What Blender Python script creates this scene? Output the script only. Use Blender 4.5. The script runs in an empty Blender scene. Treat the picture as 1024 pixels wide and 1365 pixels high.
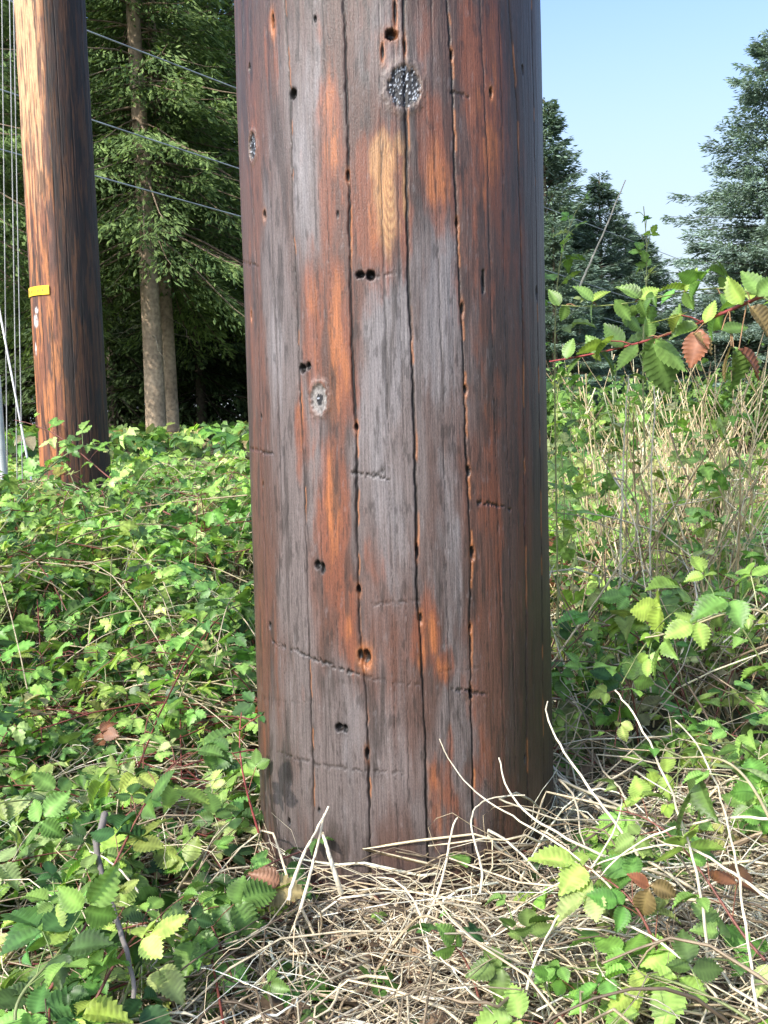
import bpy, math, numpy as np
from mathutils import Vector, Matrix, Euler
rng=np.random.default_rng(7)
scene=bpy.context.scene
W0,H0,F=1024.0,1365.0,1340.0
CAMZ=0.72; PITCH=math.radians(5.5); ROLL=math.radians(-1.5)
# ---------------------------------------------------------------- camera
cam=bpy.data.cameras.new("camera"); camo=bpy.data.objects.new("camera",cam)
scene.collection.objects.link(camo)
Mc=Matrix.Rotation(math.radians(90)-PITCH,3,'X')@Matrix.Rotation(ROLL,3,'Z')
camo.matrix_world=Matrix.Translation((0,0,CAMZ))@Mc.to_4x4()
cam.sensor_fit='VERTICAL'; cam.sensor_height=24.0; cam.lens=24.0*F/H0
cam.clip_start=0.02; cam.clip_end=3000
scene.camera=camo
def ray(px,py):
    d=Mc@Vector(((px-W0/2)/F,-(py-H0/2)/F,-1.0)); return np.array(d)
def at(px,py,Y):
    d=ray(px,py); d=d*(Y/d[1]); return np.array([d[0],d[1],CAMZ+d[2]])
# ---------------------------------------------------------------- light
el=math.radians(38); S=Vector((-0.67*math.cos(el),-0.742*math.cos(el),math.sin(el)))
sun=bpy.data.lights.new("sun",'SUN'); sun.energy=5.0; sun.angle=math.radians(0.5); sun.color=(1.0,0.94,0.82)
suno=bpy.data.objects.new("sun",sun); scene.collection.objects.link(suno)
suno.rotation_euler=S.to_track_quat('Z','Y').to_euler(); suno.location=(-6,-6,9)
w=bpy.data.worlds.new("World"); scene.world=w; w.use_nodes=True
nt=w.node_tree; bg=nt.nodes['Background']; sk=nt.nodes.new('ShaderNodeTexSky'); sk.sky_type='NISHITA'
sk.sun_disc=False; sk.sun_elevation=el; sk.sun_rotation=math.atan2(S.x,S.y)%(2*math.pi)
sk.air_density=1.0; sk.dust_density=4.0; sk.ozone_density=1.6; sk.altitude=0
vm=nt.nodes.new('ShaderNodeVectorMath'); vm.operation='MULTIPLY'; vm.inputs[1].default_value=(1.95,2.25,2.6)
nt.links.new(sk.outputs[0],vm.inputs[0])
# bright haze low over the horizon
wtc=nt.nodes.new('ShaderNodeTexCoord'); wsx=nt.nodes.new('ShaderNodeSeparateXYZ'); nt.links.new(wtc.outputs['Generated'],wsx.inputs[0])
wmr=nt.nodes.new('ShaderNodeMapRange'); wmr.interpolation_type='SMOOTHSTEP'
wmr.inputs['From Min'].default_value=.02; wmr.inputs['From Max'].default_value=.46; wmr.inputs['To Min'].default_value=.95; wmr.inputs['To Max'].default_value=.0
nt.links.new(wsx.outputs['Z'],wmr.inputs['Value'])
wmx=nt.nodes.new('ShaderNodeMix'); wmx.data_type='RGBA'; nt.links.new(wmr.outputs[0],wmx.inputs['Factor'])
nt.links.new(vm.outputs[0],wmx.inputs[6]); wmx.inputs[7].default_value=(5.6,6.3,6.7,1)
nt.links.new(wmx.outputs[2],bg.inputs[0]); bg.inputs[1].default_value=0.15
scene.view_settings.view_transform='Standard'; scene.view_settings.look='None'; scene.view_settings.exposure=0
# ---------------------------------------------------------------- helpers
def ss(a,b,x):
    t=np.clip((x-a)/(b-a),0,1); return t*t*(3-2*t)
_lat=np.random.default_rng(3).random((8,256,256))
def vn(u,v,k=0):
    L=_lat[k%8]; iu=np.floor(u).astype(int); iv=np.floor(v).astype(int)
    fu=u-iu; fv=v-iv; fu=fu*fu*(3-2*fu); fv=fv*fv*(3-2*fv)
    a=L[iu%256,iv%256]; b=L[(iu+1)%256,iv%256]; c=L[iu%256,(iv+1)%256]; d=L[(iu+1)%256,(iv+1)%256]
    return (a*(1-fu)+b*fu)*(1-fv)+(c*(1-fu)+d*fu)*fv
def fbm(u,v,k=0,o=4):
    s=0;a=1;t=0
    for i in range(o):
        s=s+a*vn(u*2**i+17.3*i,v*2**i+9.1*i,k+i); t+=a; a*=.55
    return s/t
class Acc:
    def __init__(s): s.V=[];s.Q=[];s.T=[];s.C=[];s.n=0
    def add(s,V,Q=None,T=None,C=None):
        V=np.asarray(V,float).reshape(-1,3)
        if Q is not None: s.Q.append(np.asarray(Q).reshape(-1,4)+s.n)
        if T is not None: s.T.append(np.asarray(T).reshape(-1,3)+s.n)
        C=np.asarray(C,float)
        if C.ndim==1: C=np.tile(C,(len(V),1))
        s.C.append(C.reshape(-1,3)); s.V.append(V); s.n+=len(V)
    def obj(s,name,mat,smooth=True,parent=None,loc=None):
        V=np.concatenate(s.V); C=np.concatenate(s.C)
        if loc is not None: V=V-np.asarray(loc)
        Q=np.concatenate(s.Q) if s.Q else np.zeros((0,4),int)
        T=np.concatenate(s.T) if s.T else np.zeros((0,3),int)
        me=bpy.data.meshes.new(name); me.vertices.add(len(V)); me.vertices.foreach_set('co',V.astype(np.float32).ravel())
        lv=np.concatenate([Q.ravel(),T.ravel()]).astype(np.int32)
        me.loops.add(len(lv)); me.loops.foreach_set('vertex_index',lv)
        st=np.concatenate([np.arange(len(Q))*4,len(Q)*4+np.arange(len(T))*3]).astype(np.int32)
        me.polygons.add(len(st)); me.polygons.foreach_set('loop_start',st)
        me.update(calc_edges=True)
        me.polygons.foreach_set('use_smooth',np.full(len(st),smooth,dtype=bool))
        ca=me.color_attributes.new('Col','FLOAT_COLOR','POINT')
        ca.data.foreach_set('color',np.concatenate([C,np.ones((len(C),1))],1).astype(np.float32).ravel())
        me.materials.append(mat); me.update()
        o=bpy.data.objects.new(name,me); scene.collection.objects.link(o)
        if parent is not None: o.parent=parent
        elif loc is not None: o.location=loc
        return o
def empty(name,loc,label,cat,group=None):
    e=bpy.data.objects.new(name,None); e.location=loc; e.empty_display_size=.1; scene.collection.objects.link(e)
    e["label"]=label; e["category"]=cat
    if group: e["group"]=group
    return e
def tag(o,label=None,cat=None,group=None,kind=None):
    if label:o["label"]=label
    if cat:o["category"]=cat
    if group:o["group"]=group
    if kind:o["kind"]=kind
def nrm(a): return a/(np.linalg.norm(a,axis=-1,keepdims=True)+1e-9)
def tubes(acc,P,R,sides,C):
    P=np.asarray(P,float); N,K,_=P.shape; R=np.broadcast_to(np.asarray(R,float),(N,K))
    T=nrm(np.gradient(P,axis=1)); ref=np.array([0.31,0.17,0.93]); ref=np.where(np.abs((T*ref).sum(-1,keepdims=True))>.9,np.array([0.9,-.3,.1]),ref)
    A=nrm(np.cross(T,ref)); B=np.cross(T,A)
    an=np.arange(sides)*2*np.pi/sides
    V=P[:,:,None,:]+R[:,:,None,None]*(A[:,:,None,:]*np.cos(an)[None,None,:,None]+B[:,:,None,:]*np.sin(an)[None,None,:,None])
    i=np.arange(N)[:,None,None]*K*sides; k=np.arange(K-1)[None,:,None]*sides; s=np.arange(sides)[None,None,:]; s2=(s+1)%sides
    Q=np.stack([i+k+s,i+k+s2,i+k+sides+s2,i+k+sides+s],-1)
    C=np.asarray(C,float)
    if C.ndim==1: C=np.tile(C,(N,1))
    if C.ndim==2: C=np.repeat(C[:,None,:],K,1)
    C=np.repeat(C[:,:,None,:],sides,2)
    acc.add(V,Q=Q,C=C)
# ---------------------------------------------------------------- materials
def mat_base(name):
    m=bpy.data.materials.new(name); m.use_nodes=True; n=m.node_tree; b=n.nodes['Principled BSDF']; return m,n,b
def N(n,t,**k):
    x=n.nodes.new(t)
    for a,b in k.items(): setattr(x,a,b)
    return x
def leafmat(name,trans=.35,rough=.45,spec=.4,nscale=60,tint=(1.15,1.2,.6)):
    m,n,b=mat_base(name); a=N(n,'ShaderNodeAttribute',attribute_name='Col')
    tc=N(n,'ShaderNodeTexCoord'); no=N(n,'ShaderNodeTexNoise'); no.inputs['Scale'].default_value=nscale; no.inputs['Detail'].default_value=3
    n.links.new(tc.outputs['Object'],no.inputs['Vector'])
    mr=N(n,'ShaderNodeMapRange'); mr.inputs['From Min'].default_value=.3; mr.inputs['From Max'].default_value=.7; mr.inputs['To Min'].default_value=.65; mr.inputs['To Max'].default_value=1.3
    n.links.new(no.outputs['Fac'],mr.inputs['Value'])
    mu=N(n,'ShaderNodeVectorMath',operation='SCALE'); n.links.new(a.outputs['Color'],mu.inputs[0]); n.links.new(mr.outputs[0],mu.inputs['Scale'])
    n.links.new(mu.outputs[0],b.inputs['Base Color']); b.inputs['Roughness'].default_value=rough; b.inputs['Specular IOR Level'].default_value=spec
    if trans>0:
        t=N(n,'ShaderNodeBsdfTranslucent'); tm=N(n,'ShaderNodeVectorMath',operation='MULTIPLY'); tm.inputs[1].default_value=tint
        n.links.new(mu.outputs[0],tm.inputs[0]); n.links.new(tm.outputs[0],t.inputs['Color'])
        mx=N(n,'ShaderNodeMixShader'); mx.inputs[0].default_value=trans
        n.links.new(b.outputs[0],mx.inputs[1]); n.links.new(t.outputs[0],mx.inputs[2]); n.links.new(mx.outputs[0],n.nodes['Material Output'].inputs[0])
    return m
M_leaf=leafmat('bramble_leaf',.36,.42,.45); M_needle=leafmat('conifer_needles',.25,.6,.2,3.0)
M_straw=leafmat('dry_straw',.12,.5,.4,40,(1.1,1,.8)); M_stem=leafmat('stem',0,.5,.4,80)
M_bark=leafmat('bark',0,.9,.1,12)
M_steel=leafmat('cable_steel',0,.45,.5,5)
def woodmat(name,rough,bumpd,zs=14,lo=.62,hi=1.38):
    m,n,b=mat_base(name); a=N(n,'ShaderNodeAttribute',attribute_name='Col'); tc=N(n,'ShaderNodeTexCoord')
    mp=N(n,'ShaderNodeMapping'); mp.inputs['Scale'].default_value=(480,480,zs); n.links.new(tc.outputs['Object'],mp.inputs[0])
    no=N(n,'ShaderNodeTexNoise'); no.inputs['Scale'].default_value=1; no.inputs['Detail'].default_value=5; no.inputs['Roughness'].default_value=.65
    n.links.new(mp.outputs[0],no.inputs['Vector'])
    mp2=N(n,'ShaderNodeMapping'); mp2.inputs['Scale'].default_value=(800,800,330); n.links.new(tc.outputs['Object'],mp2.inputs[0])
    n2=N(n,'ShaderNodeTexNoise'); n2.inputs['Scale'].default_value=1; n2.inputs['Detail'].default_value=2; n.links.new(mp2.outputs[0],n2.inputs['Vector'])
    ad=N(n,'ShaderNodeMath',operation='MULTIPLY_ADD'); ad.inputs[1].default_value=.55
    n.links.new(n2.outputs['Fac'],ad.inputs[0]); n.links.new(no.outputs['Fac'],ad.inputs[2])
    mr=N(n,'ShaderNodeMapRange'); mr.inputs['From Min'].default_value=.54; mr.inputs['From Max'].default_value=1.0; mr.inputs['To Min'].default_value=lo; mr.inputs['To Max'].default_value=hi
    n.links.new(ad.outputs[0],mr.inputs['Value'])
    mu=N(n,'ShaderNodeVectorMath',operation='SCALE'); n.links.new(a.outputs['Color'],mu.inputs[0]); n.links.new(mr.outputs[0],mu.inputs['Scale'])
    n.links.new(mu.outputs[0],b.inputs['Base Color'])
    bu=N(n,'ShaderNodeBump'); bu.inputs['Strength'].default_value=.85; bu.inputs['Distance'].default_value=bumpd
    n.links.new(ad.outputs[0],bu.inputs['Height']); n.links.new(bu.outputs[0],b.inputs['Normal'])
    b.inputs['Roughness'].default_value=rough; b.inputs['Specular IOR Level'].default_value=.5
    return m
M_wood=woodmat('creosote_wood',.46,.0010,14,.58,1.42); M_wood2=woodmat('creosote_wood_dry',.65,.0015,22,.5,1.5)
# ---------------------------------------------------------------- poles
def make_pole(cx,cy,rf,ths,zs,paint,name,mat):
    TH,Z=np.meshgrid(ths,zs); R0=rf(Z); s=TH*0.22
    col,disp=paint(TH,s,Z)
    R=R0+disp
    V=np.stack([R*np.sin(TH),-R*np.cos(TH),Z],-1)
    nr,nc=TH.shape; i=np.arange(nr-1)[:,None]*nc; j=np.arange(nc)[None,:]; j2=(j+1)%nc
    Q=np.stack([i+j,i+j2,i+nc+j2,i+nc+j],-1)
    a=Acc(); a.add(V,Q=Q,C=col)
    top=(nr-1)*nc
    a.V.append(np.array([[0,0,zs[-1]+.01]])); a.C.append(np.array([[.1,.08,.06]])); c=a.n; a.n+=1
    jj=np.arange(nc); a.T.append(np.stack([top+jj,top+(jj+1)%nc,np.full(nc,c)],-1))
    o=a.obj(name,mat,True); o.location=(cx,cy,0); return o
PCX,PCY=0.0235,1.5
def rf(z): return 0.2245-0.006*z
def p2p(px,py):
    d=ray(px,py); r=.2205
    for _ in range(3):
        ox,oy=-PCX,-PCY; a=d[0]**2+d[1]**2; b=2*(ox*d[0]+oy*d[1]); c=ox*ox+oy*oy-r*r
        D=max(b*b-4*a*c,0.0); t=(-b-math.sqrt(D))/(2*a); z=CAMZ+d[2]*t; r=rf(z)
    x=d[0]*t-PCX; y=d[1]*t-PCY
    return math.atan2(x,-y)*0.22,z
def mixc(c,col,w):
    return c*(1-w[...,None])+np.asarray(col)*w[...,None]
def paint_main(TH,s,Z):
    sn=s+.010*(fbm(s*9,Z*4,2,3)-.5)*2
    fine=fbm(sn*420,Z*8,0,3); med=fbm(sn*75,Z*3.4,1,4); big=fbm(sn*22,Z*2.6,2,4); blot=fbm(sn*55+5,Z*20,3,4); spl=fbm(sn*210+11,Z*12,6,3); br=fbm(sn*34+3,Z*6.0,5,5)
    dark=np.array([.036,.021,.018]); base=np.array([.082,.045,.036])
    rust=np.array([.180,.056,.027]); orange=np.array([.33,.110,.036]); tan=np.array([.56,.33,.14])
    wash=np.array([.128,.103,.100]); lg=np.array([.205,.190,.200])
    col=np.ones(s.shape+(3,))*base
    col=mixc(col,[.115,.048,.032],ss(.42,.60,big)*.7)
    col=mixc(col,dark,ss(.48,.64,br)*.7)
    def patches(L,e=1.1):
        w=np.zeros(s.shape)
        for (px,py,rx,ry,k) in L:
            a,b=p2p(px,py); g=np.exp(-(((s-a)/(rx*.00095))**2+((Z-b)/(ry*.00095))**2)**e)
            w=np.maximum(w,k*g)
        return w
    Rp=patches([(447,470,30,150,1),(416,430,26,110,.8),(445,680,28,150,.9),(465,830,20,80,.85),(440,200,28,170,.8),(585,230,46,100,.8),(655,160,52,220,.75),(640,360,42,200,.55),(655,640,40,280,.45),(568,850,28,60,.9),(585,1060,30,100,.65),(400,560,14,90,.7),(510,270,50,130,.85),(335,420,16,220,.5),(362,60,18,90,.7),(700,500,24,560,.6),(640,60,54,100,.65),(590,890,22,36,.75),(350,900,18,220,.4),(500,740,18,70,.4),(560,40,24,80,.4),(340,200,20,220,.4),(640,1000,44,160,.35),(510,60,34,60,.45)])
    Wp=patches([(390,640,60,600,.9),(530,620,60,380,.95),(600,500,50,340,.9),(470,1000,150,180,1),(400,200,44,280,.9),(520,60,60,80,.7),(600,980,60,160,.8)],.8)
    wsh=ss(.38,.60,Wp*.40+.46*br+.18*med)*(1-.6*ss(.3,.8,Rp))
    col=mixc(col,wash,wsh*.9)
    G=patches([(405,230,24,160,1),(415,420,10,120,.8),(510,500,34,180,1),(590,420,36,180,.85),(520,680,30,140,.8),(428,600,7,90,.9),(600,640,24,170,.7),(510,60,45,50,.5),(370,520,16,200,.5),(470,960,50,90,.5),(425,150,18,90,.7),(480,1090,70,60,.35),(535,420,14,90,.9)])
    g=ss(.46,.72,G*.38+.32*br+.16*spl+.26*blot)
    col=mixc(col,lg,g*(.35+.45*fine))
    r=ss(.45,.60,Rp*.42+.24*med+.30*blot+.12*spl)
    col=mixc(col,rust,r*(.5+.45*(1-fine)))
    o=ss(.60,.78,Rp*.46+.24*fbm(sn*110+3,Z*8,4,4)+.36*fbm(sn*60+8,Z*18,2,4))
    col=mixc(col,orange,o*.8)
    Tn=patches([(515,270,22,95,1),(512,215,24,50,1),(535,190,20,24,.8),(600,260,9,60,.4),(540,250,8,60,.7)])
    a,b=p2p(520,225); rr=np.sqrt(((s-a)/.6)**2+((Z-b)/3.2)**2)
    rings=.5+.5*np.sin(rr*1500+6*fbm(s*40,Z*8,5,2))
    t=ss(.48,.70,Tn*.54+.22*med+.28*blot)
    col=mixc(col,tan,t*.65); col=mixc(col,rust,t*rings*.6)
    fl=ss(.58,.70,fbm(sn*70+40,Z*8,7,5)); col=mixc(col,[.030,.022,.020],fl*.6)
    fl=ss(.64,.76,fbm(sn*190,Z*40,6,3)); col=mixc(col,[.018,.013,.012],fl*.5)
    lf=ss(.70,.80,fbm(sn*260+9,Z*60,5,3)); col=mixc(col,[.26,.24,.25],lf*.15*(1-o))
    col*= (.82+.36*fbm(s*9,Z*3,7,2))[...,None]
    disp=-.0005*fine-.0012*(med-.5)+.003*(big-.5)-.0005*blot
    sh=ss(.10,.24,s+.03*(big-.5)); col*= (1-.6*sh)[...,None]*(1-sh[...,None]*np.array([0,.18,.22]))  # shade of the side away from the sun, painted into the colour
    cr=[([(378,-10),(386,130),(390,300),(400,520),(408,700),(410,800),(415,1000),(418,1120)],.8),
        ([(457,-10),(461,120),(465,250),(469,450),(476,600),(477,720),(480,840),(488,930),(491,1020),(493,1180)],1.4),
        ([(541,150),(543,260),(546,400),(553,600),(556,750),(561,880),(567,1000),(571,1180)],1.4),
        ([(596,-10),(602,80),(606,200),(611,330),(617,450),(622,600),(627,740),(628,850),(630,1000),(632,1160)],1.2),
        ([(678,-10),(690,150),(697,400),(701,800),(704,1100)],1.1),
        ([(322,-10),(334,190),(343,400),(348,620),(357,830),(362,1120)],.6),
        ([(640,-10),(650,200),(655,420),(668,800),(672,1100)],.5),
        ([(430,-10),(437,300),(446,700),(456,1100)],.4),
        ([(505,-10),(510,300),(520,700),(530,1100)],.4),
        ([(575,-10),(578,120),(590,500),(598,900),(603,1120)],.45),
        ([(709,-10),(715,300),(722,700),(727,1100)],.8),
        ([(355,-10),(362,300),(375,700),(384,1100)],.45),
        ([(532,330),(536,500),(540,700),(545,1100)],.35),([(415,-10),(420,300),(428,700),(436,1100)],.3),([(665,-10),(672,300),(680,700),(690,1100)],.5)]
    lines=[]
    for pts,wd in cr:
        q=sorted([p2p(x,y)[::-1] for x,y in pts]); zz=[p[0] for p in q]; sv=[p[1] for p in q]; lines.append((zz,sv,wd))
    for k in range(14):
        s0=(.34+.70*(k+rng.random())/14)*(1); s0=s0 if s0<.691 else s0-1.382
        lines.append(([0,1],[s0,s0+.006*rng.normal()],.5+rng.random()))
    for k,(zz,sv,wd) in enumerate(lines):
        c=np.interp(Z,zz,sv)+.0034*(fbm(Z*9+k*7.7,Z*0+k,k,4)-.5)+.0016*(vn(Z*120+k*3,Z*0+k,k)-.5)
        w=wd*.00062*(.30+1.4*vn(Z*26+k*3,Z*0+k*5.1,k+1))
        if wd<.6: w=w*ss(.40,.6,vn(Z*7+k*13,Z*0+k,k+2))
        d=np.abs(s-c); m=(1-ss(w*.7,w*1.5+.0005,d))*min(1,.45+wd*.6)
        sp=ss(.60,.75,vn(Z*34+k*5,Z*0+2.3*k,k+3))*(wd>.7)
        mo=(1-ss(.0006,.0026,np.abs(s-c-.0010-w)))*sp
        col=mixc(col,[.42,.15,.045],mo*.6)
        sh=1-ss(.0005,.004,d); col=mixc(col,[.04,.022,.018],sh*.35*min(wd,1))
        col=mixc(col,[.006,.004,.004],m); disp-=m*.0022*min(1.2,wd)+.0004*sh*min(wd,1)
    holes=[(390,125,12,14,0),(333,90,7,12,0),(352,287,7,14,.5),(403,491,12,12,0),(411,488,8,11,0),(480,366,12,9,0),(494,367,13,13,0),(423,753,10,13,0),(430,757,8,16,0),(452,970,12,12,0),(460,972,8,12,0),(488,878,14,26,1),(480,874,7,18,.6),(363,30,7,26,1),(522,46,18,14,.4),(527,18,5,40,.8),(655,124,7,16,1),(645,376,6,34,0),(335,421,6,14,.7),(348,556,5,11,0),(350,646,5,11,.3),(360,834,6,13,0),(385,1096,7,13,0),(603,73,5,15,.5),(617,412,5,20,.6),(630,738,7,22,.6),(625,628,5,16,.4),(627,838,5,14,.5),(478,787,7,16,.5),(621,520,6,14,.6),(697,92,6,14,0),(716,390,8,20,0),(610,297,5,16,.5),(463,235,5,18,.6),(475,570,6,14,.5),(556,735,5,20,.4),(628,925,6,20,.4),(489,1005,6,18,.4),(420,25,4,10,0),(700,1010,5,14,0),(561,825,5,18,.6),(425,1080,4,8,0),(450,285,3,10,0),(510,70,5,24,.8),(540,62,4,20,.6)]
    for (px,py,hw,hh,ro) in holes:
        a,b=p2p(px,py); e=((s-a)/(hw*.00052))**2+((Z-b)/(hh*.00052))**2
        e=e*(.55+.9*fbm(s*500+px,Z*260,int(px)%5,2))
        rim=np.exp(-np.maximum(e-1,0)*.8); 
        if ro>0: col=mixc(col,[.40,.14,.045],rim*ro*.6)
        else: col=mixc(col,[.05,.04,.04],rim*.5)
        m=1-ss(.65,1.15,e); deep=1-ss(0,1.1,e)
        off=(1-ss(.5,1.0,(((s-a)/(hw*.00044))**2+((Z-b-.1*hh*.001)/(hh*.00042))**2)*(.5+fbm(s*400,Z*200,2,2))))
        if ro>=.5: col=mixc(col,[.008,.005,.004],off)
        else: col=mixc(col,[.007,.005,.005],m)
        disp-=deep*min(.010,.0008*hw)
    for (px,py,rx,ry,kind) in [(539,116,20,27,0),(337,196,11,19,0),(425,532,12,20,1)]:
        a,b=p2p(px,py); e=np.sqrt(((s-a)/(rx*.001))**2+((Z-b)/(ry*.00095))**2)+.45*(fbm(s*260,Z*220,3,3)-.5)
        m=1-ss(.85,1.1,e); halo=(1-ss(1.0,1.7,e))
        col=mixc(col,[.22,.16,.13],halo*.6*(.5+.5*np.sin(e*20)))
        sp=vn(s*1000,Z*900,4)*.5+vn(s*620,Z*560,5)*.5
        kc=np.where((sp>.71)[...,None],np.array([.42,.45,.52]),np.array([.012,.011,.014]))  # pale bluish specks paint glints onto the black tarry knot
        if kind==1: kc=np.where((e<.35)[...,None],kc,kc*0+np.array([.22,.20,.19])*(.5+.8*sp[...,None]))
        col=col*(1-m[...,None])+kc*m[...,None]
        disp+=.0015*np.exp(-((e-1.15)/.25)**2)-.002*m+.0022*(sp-.5)*m
    a,b=p2p(537,168); g=np.exp(-((s-a)/.004)**2-((Z-b)/.03)**2); col=mixc(col,[.03,.02,.018],g)
    a,b=p2p(428,572); g=np.exp(-((s-a)/.003)**2-((Z-b)/.02)**2); col=mixc(col,[.02,.015,.014],g*.8)
    for k,(pts,st) in enumerate([([(362,855),(400,870),(440,886),(480,900)],1),([(480,901),(540,911),(562,913)],.35),([(603,920),(650,925)],.8),([(468,630),(490,632),(520,640)],.9),([(636,670),(655,672),(682,680)],1),([(333,597),(364,605)],.8),([(318,348),(345,355)],.6),([(368,1002),(400,1013),(455,1024),(540,1031)],.5),([(495,806),(560,800)],.35),([(598,122),(626,128)],.7),([(500,368),(530,365)],.4),([(585,895),(640,890)],.25),([(350,930),(420,936)],.2),([(485,636),(515,628)],.5)]):
        q=[p2p(x,y) for x,y in pts]; sv=[p[0] for p in q]; zz=[p[1] for p in q]
        c=np.interp(s,sv,zz)+.005*(fbm(s*160+k*3,s*0+k,k,3)-.5)+.003*(vn(s*700,Z*0+k,k)-.5); w=.0015*(.4+1.4*vn(s*260+k,s*0+k*2.,k+2))
        m=(1-ss(w*.6,w*1.9,np.abs(Z-c)))*ss(sv[0]-.002,sv[0]+.002,s)*(1-ss(sv[-1]-.002,sv[-1]+.002,s))
        m=m*ss(.25,.5,vn(s*300+k*9,Z*300,k+4))*st
        col=mixc(col,[.012,.009,.009],m*.85); disp-=m*.002
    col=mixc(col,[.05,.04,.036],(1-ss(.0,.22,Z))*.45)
    return np.clip(col,.003,.8),disp
ths=np.concatenate([np.radians(np.linspace(-100,100,700)),np.radians(np.linspace(101.5,258.5,70))])
zs=np.concatenate([np.linspace(-.1,1.33,850),np.linspace(1.36,9.5,50)])
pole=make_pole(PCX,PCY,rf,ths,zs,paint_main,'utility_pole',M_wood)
tag(pole,"weathered creosote wooden utility pole, grey and rust, with cracks and holes","utility pole","wooden utility poles")
# far pole
FP=at(83,300,5.0)
def paint_far(TH,s,Z):
    fine=fbm(s*200,Z*12,1,3); med=fbm(s*50+4,Z*6,2,5); big=fbm(s*20,Z*4,5,4)
    col=np.ones(s.shape+(3,))*np.array([.19,.070,.037])
    col=mixc(col,[.090,.045,.035],ss(.44,.58,big)*.9)
    col=mixc(col,[.43,.16,.055],ss(.46,.60,med)*.8)
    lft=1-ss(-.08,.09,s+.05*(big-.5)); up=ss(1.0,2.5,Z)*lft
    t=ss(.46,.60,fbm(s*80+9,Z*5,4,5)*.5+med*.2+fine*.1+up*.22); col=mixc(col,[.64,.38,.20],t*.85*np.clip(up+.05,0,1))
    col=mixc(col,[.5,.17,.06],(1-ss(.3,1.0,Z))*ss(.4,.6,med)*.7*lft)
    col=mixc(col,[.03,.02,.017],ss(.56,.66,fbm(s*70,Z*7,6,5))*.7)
    col*=(1-.82*ss(-.01,.045,s+.02*(big-.5)))[...,None]  # right half painted darker to deepen its unlit side
    disp=-.002*fine+.004*(big-.5)
    for k in range(22):
        c=-.66+k*.062+.02*rng.random()+.005*(fbm(Z*5+k*7,Z*0,k,3)-.5); w=.0012*(.1+1.5*vn(Z*6+k*3,Z*0+k,k))
        m=1-ss(w,w*2,np.abs(s-c)); col=mixc(col,[.01,.007,.006],m); disp-=.003*m
    for (a0,z0,rx,rz) in [(-.165,1.21,.030,.035),(-.15,1.26,.02,.02),(-.19,1.08,.014,.04)]:
        e=((s-a0)/rx)**2+((Z-z0)/rz)**2+.9*(fbm(s*90,Z*60,4,3)-.5); col=mixc(col,[.55,.54,.55],(1-ss(.5,1.0,e))*.85*ss(.35,.55,fbm(s*150,Z*90,2,2)+.1))
    return np.clip(col,.003,.8),disp
ths2=np.concatenate([np.radians(np.linspace(-110,110,260)),np.radians(np.linspace(112,248,40))])
zs2=np.concatenate([np.linspace(-.1,3.1,520),np.linspace(3.12,9.5,50)])
def rf2(z): return .171-.003*z
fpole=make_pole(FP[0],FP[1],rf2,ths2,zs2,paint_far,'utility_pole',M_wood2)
tag(fpole,"orange brown wooden utility pole with small yellow tag","utility pole","wooden utility poles")
def fp_theta(px,py):
    d=ray(px,py); a=d[0]**2+d[1]**2; b=-2*(FP[0]*d[0]+FP[1]*d[1]); c=FP[0]**2+FP[1]**2-.170**2
    D=max(b*b-4*a*c,0); t=(-b-math.sqrt(D))/(2*a); return math.atan2(d[0]*t-FP[0],-(d[1]*t-FP[1])),CAMZ+d[2]*t
t0,zt=fp_theta(38,391); t1,_=fp_theta(66,391)
a=Acc(); th=np.linspace(t0,t1,14)
rr_=.1725
def plate(r,z0,z1):
    return np.stack([np.stack([r*np.sin(th),-r*np.cos(th),np.full(14,z)],-1) for z in (z0,z1)],0)
V=np.concatenate([plate(rr_,zt-.021,zt+.021).reshape(-1,3),plate(rr_-.0015,zt-.021,zt+.021).reshape(-1,3)])
Q=[]
for j in range(13):
    Q+= [[j,j+1,15+j,14+j],[28+j,42+j,43+j,29+j],[j,28+j,29+j,j+1],[14+j,15+j,43+j,42+j]]
Q+=[[0,14,42,28],[13,41,55,27]]
a.add(V,Q=Q,C=np.array([.85,.55,.02]))
tg=a.obj('identification_tag',M_steel,False,parent=fpole); tg["label"]="small yellow plate nailed to the pole"
a=Acc()
for (f,w0,h0) in [(.2,.10,.012),(.36,.08,.012),(.5,.07,.012),(.66,.1,.012),(.82,.06,.012)]:
    tc=t0+(t1-t0)*f; hw=(t1-t0)*w0*.5
    q=[[ (rr_+.001)*math.sin(x),-(rr_+.001)*math.cos(x),z] for x,z in ((tc-hw,zt-h0*.6),(tc+hw,zt-h0*.6),(tc+hw,zt+h0*.6),(tc-hw,zt+h0*.6))]
    a.add(q,Q=[[0,1,2,3]],C=np.array([.35,.24,.03]))
a.obj('tag_marking',M_steel,False,parent=tg)
# ---------------------------------------------------------------- cables
def cable(pts,r,col,label,cat="cable",name='cable',sag=0):
    a=Acc(); p=np.array(pts,float)
    t=np.linspace(0,1,40); q=np.stack([np.interp(t,np.linspace(0,1,len(p)),p[:,i]) for i in range(3)],-1); q[:,2]-=sag*4*t*(1-t)
    tubes(a,q[None],np.full((1,40),r),6,col); o=a.obj(name,M_steel); tag(o,label,cat); return o
for (a0,b0) in [((-140,-58),(1150,440)),((-140,73),(1150,500)),((-140,160),(1150,520))]:
    o=cable([at(*a0,9),at(*b0,75)],.0085,[.36,.38,.40],"thin grey overhead cable strung past the fir trees","cable",'overhead_cable',.0); o["group"]="overhead cables"
for (p0,p1) in [((2,-60),(10,640)),((12,-60),(23,640)),((17,-60),(30,640))]:
    o=cable([at(*p1,5.3),at(*p0,5.3)],.0028,[.35,.35,.35],"thin steel wire running down beside the pole","wire",'guy_wire'); o["group"]="steel guy wires"
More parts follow.
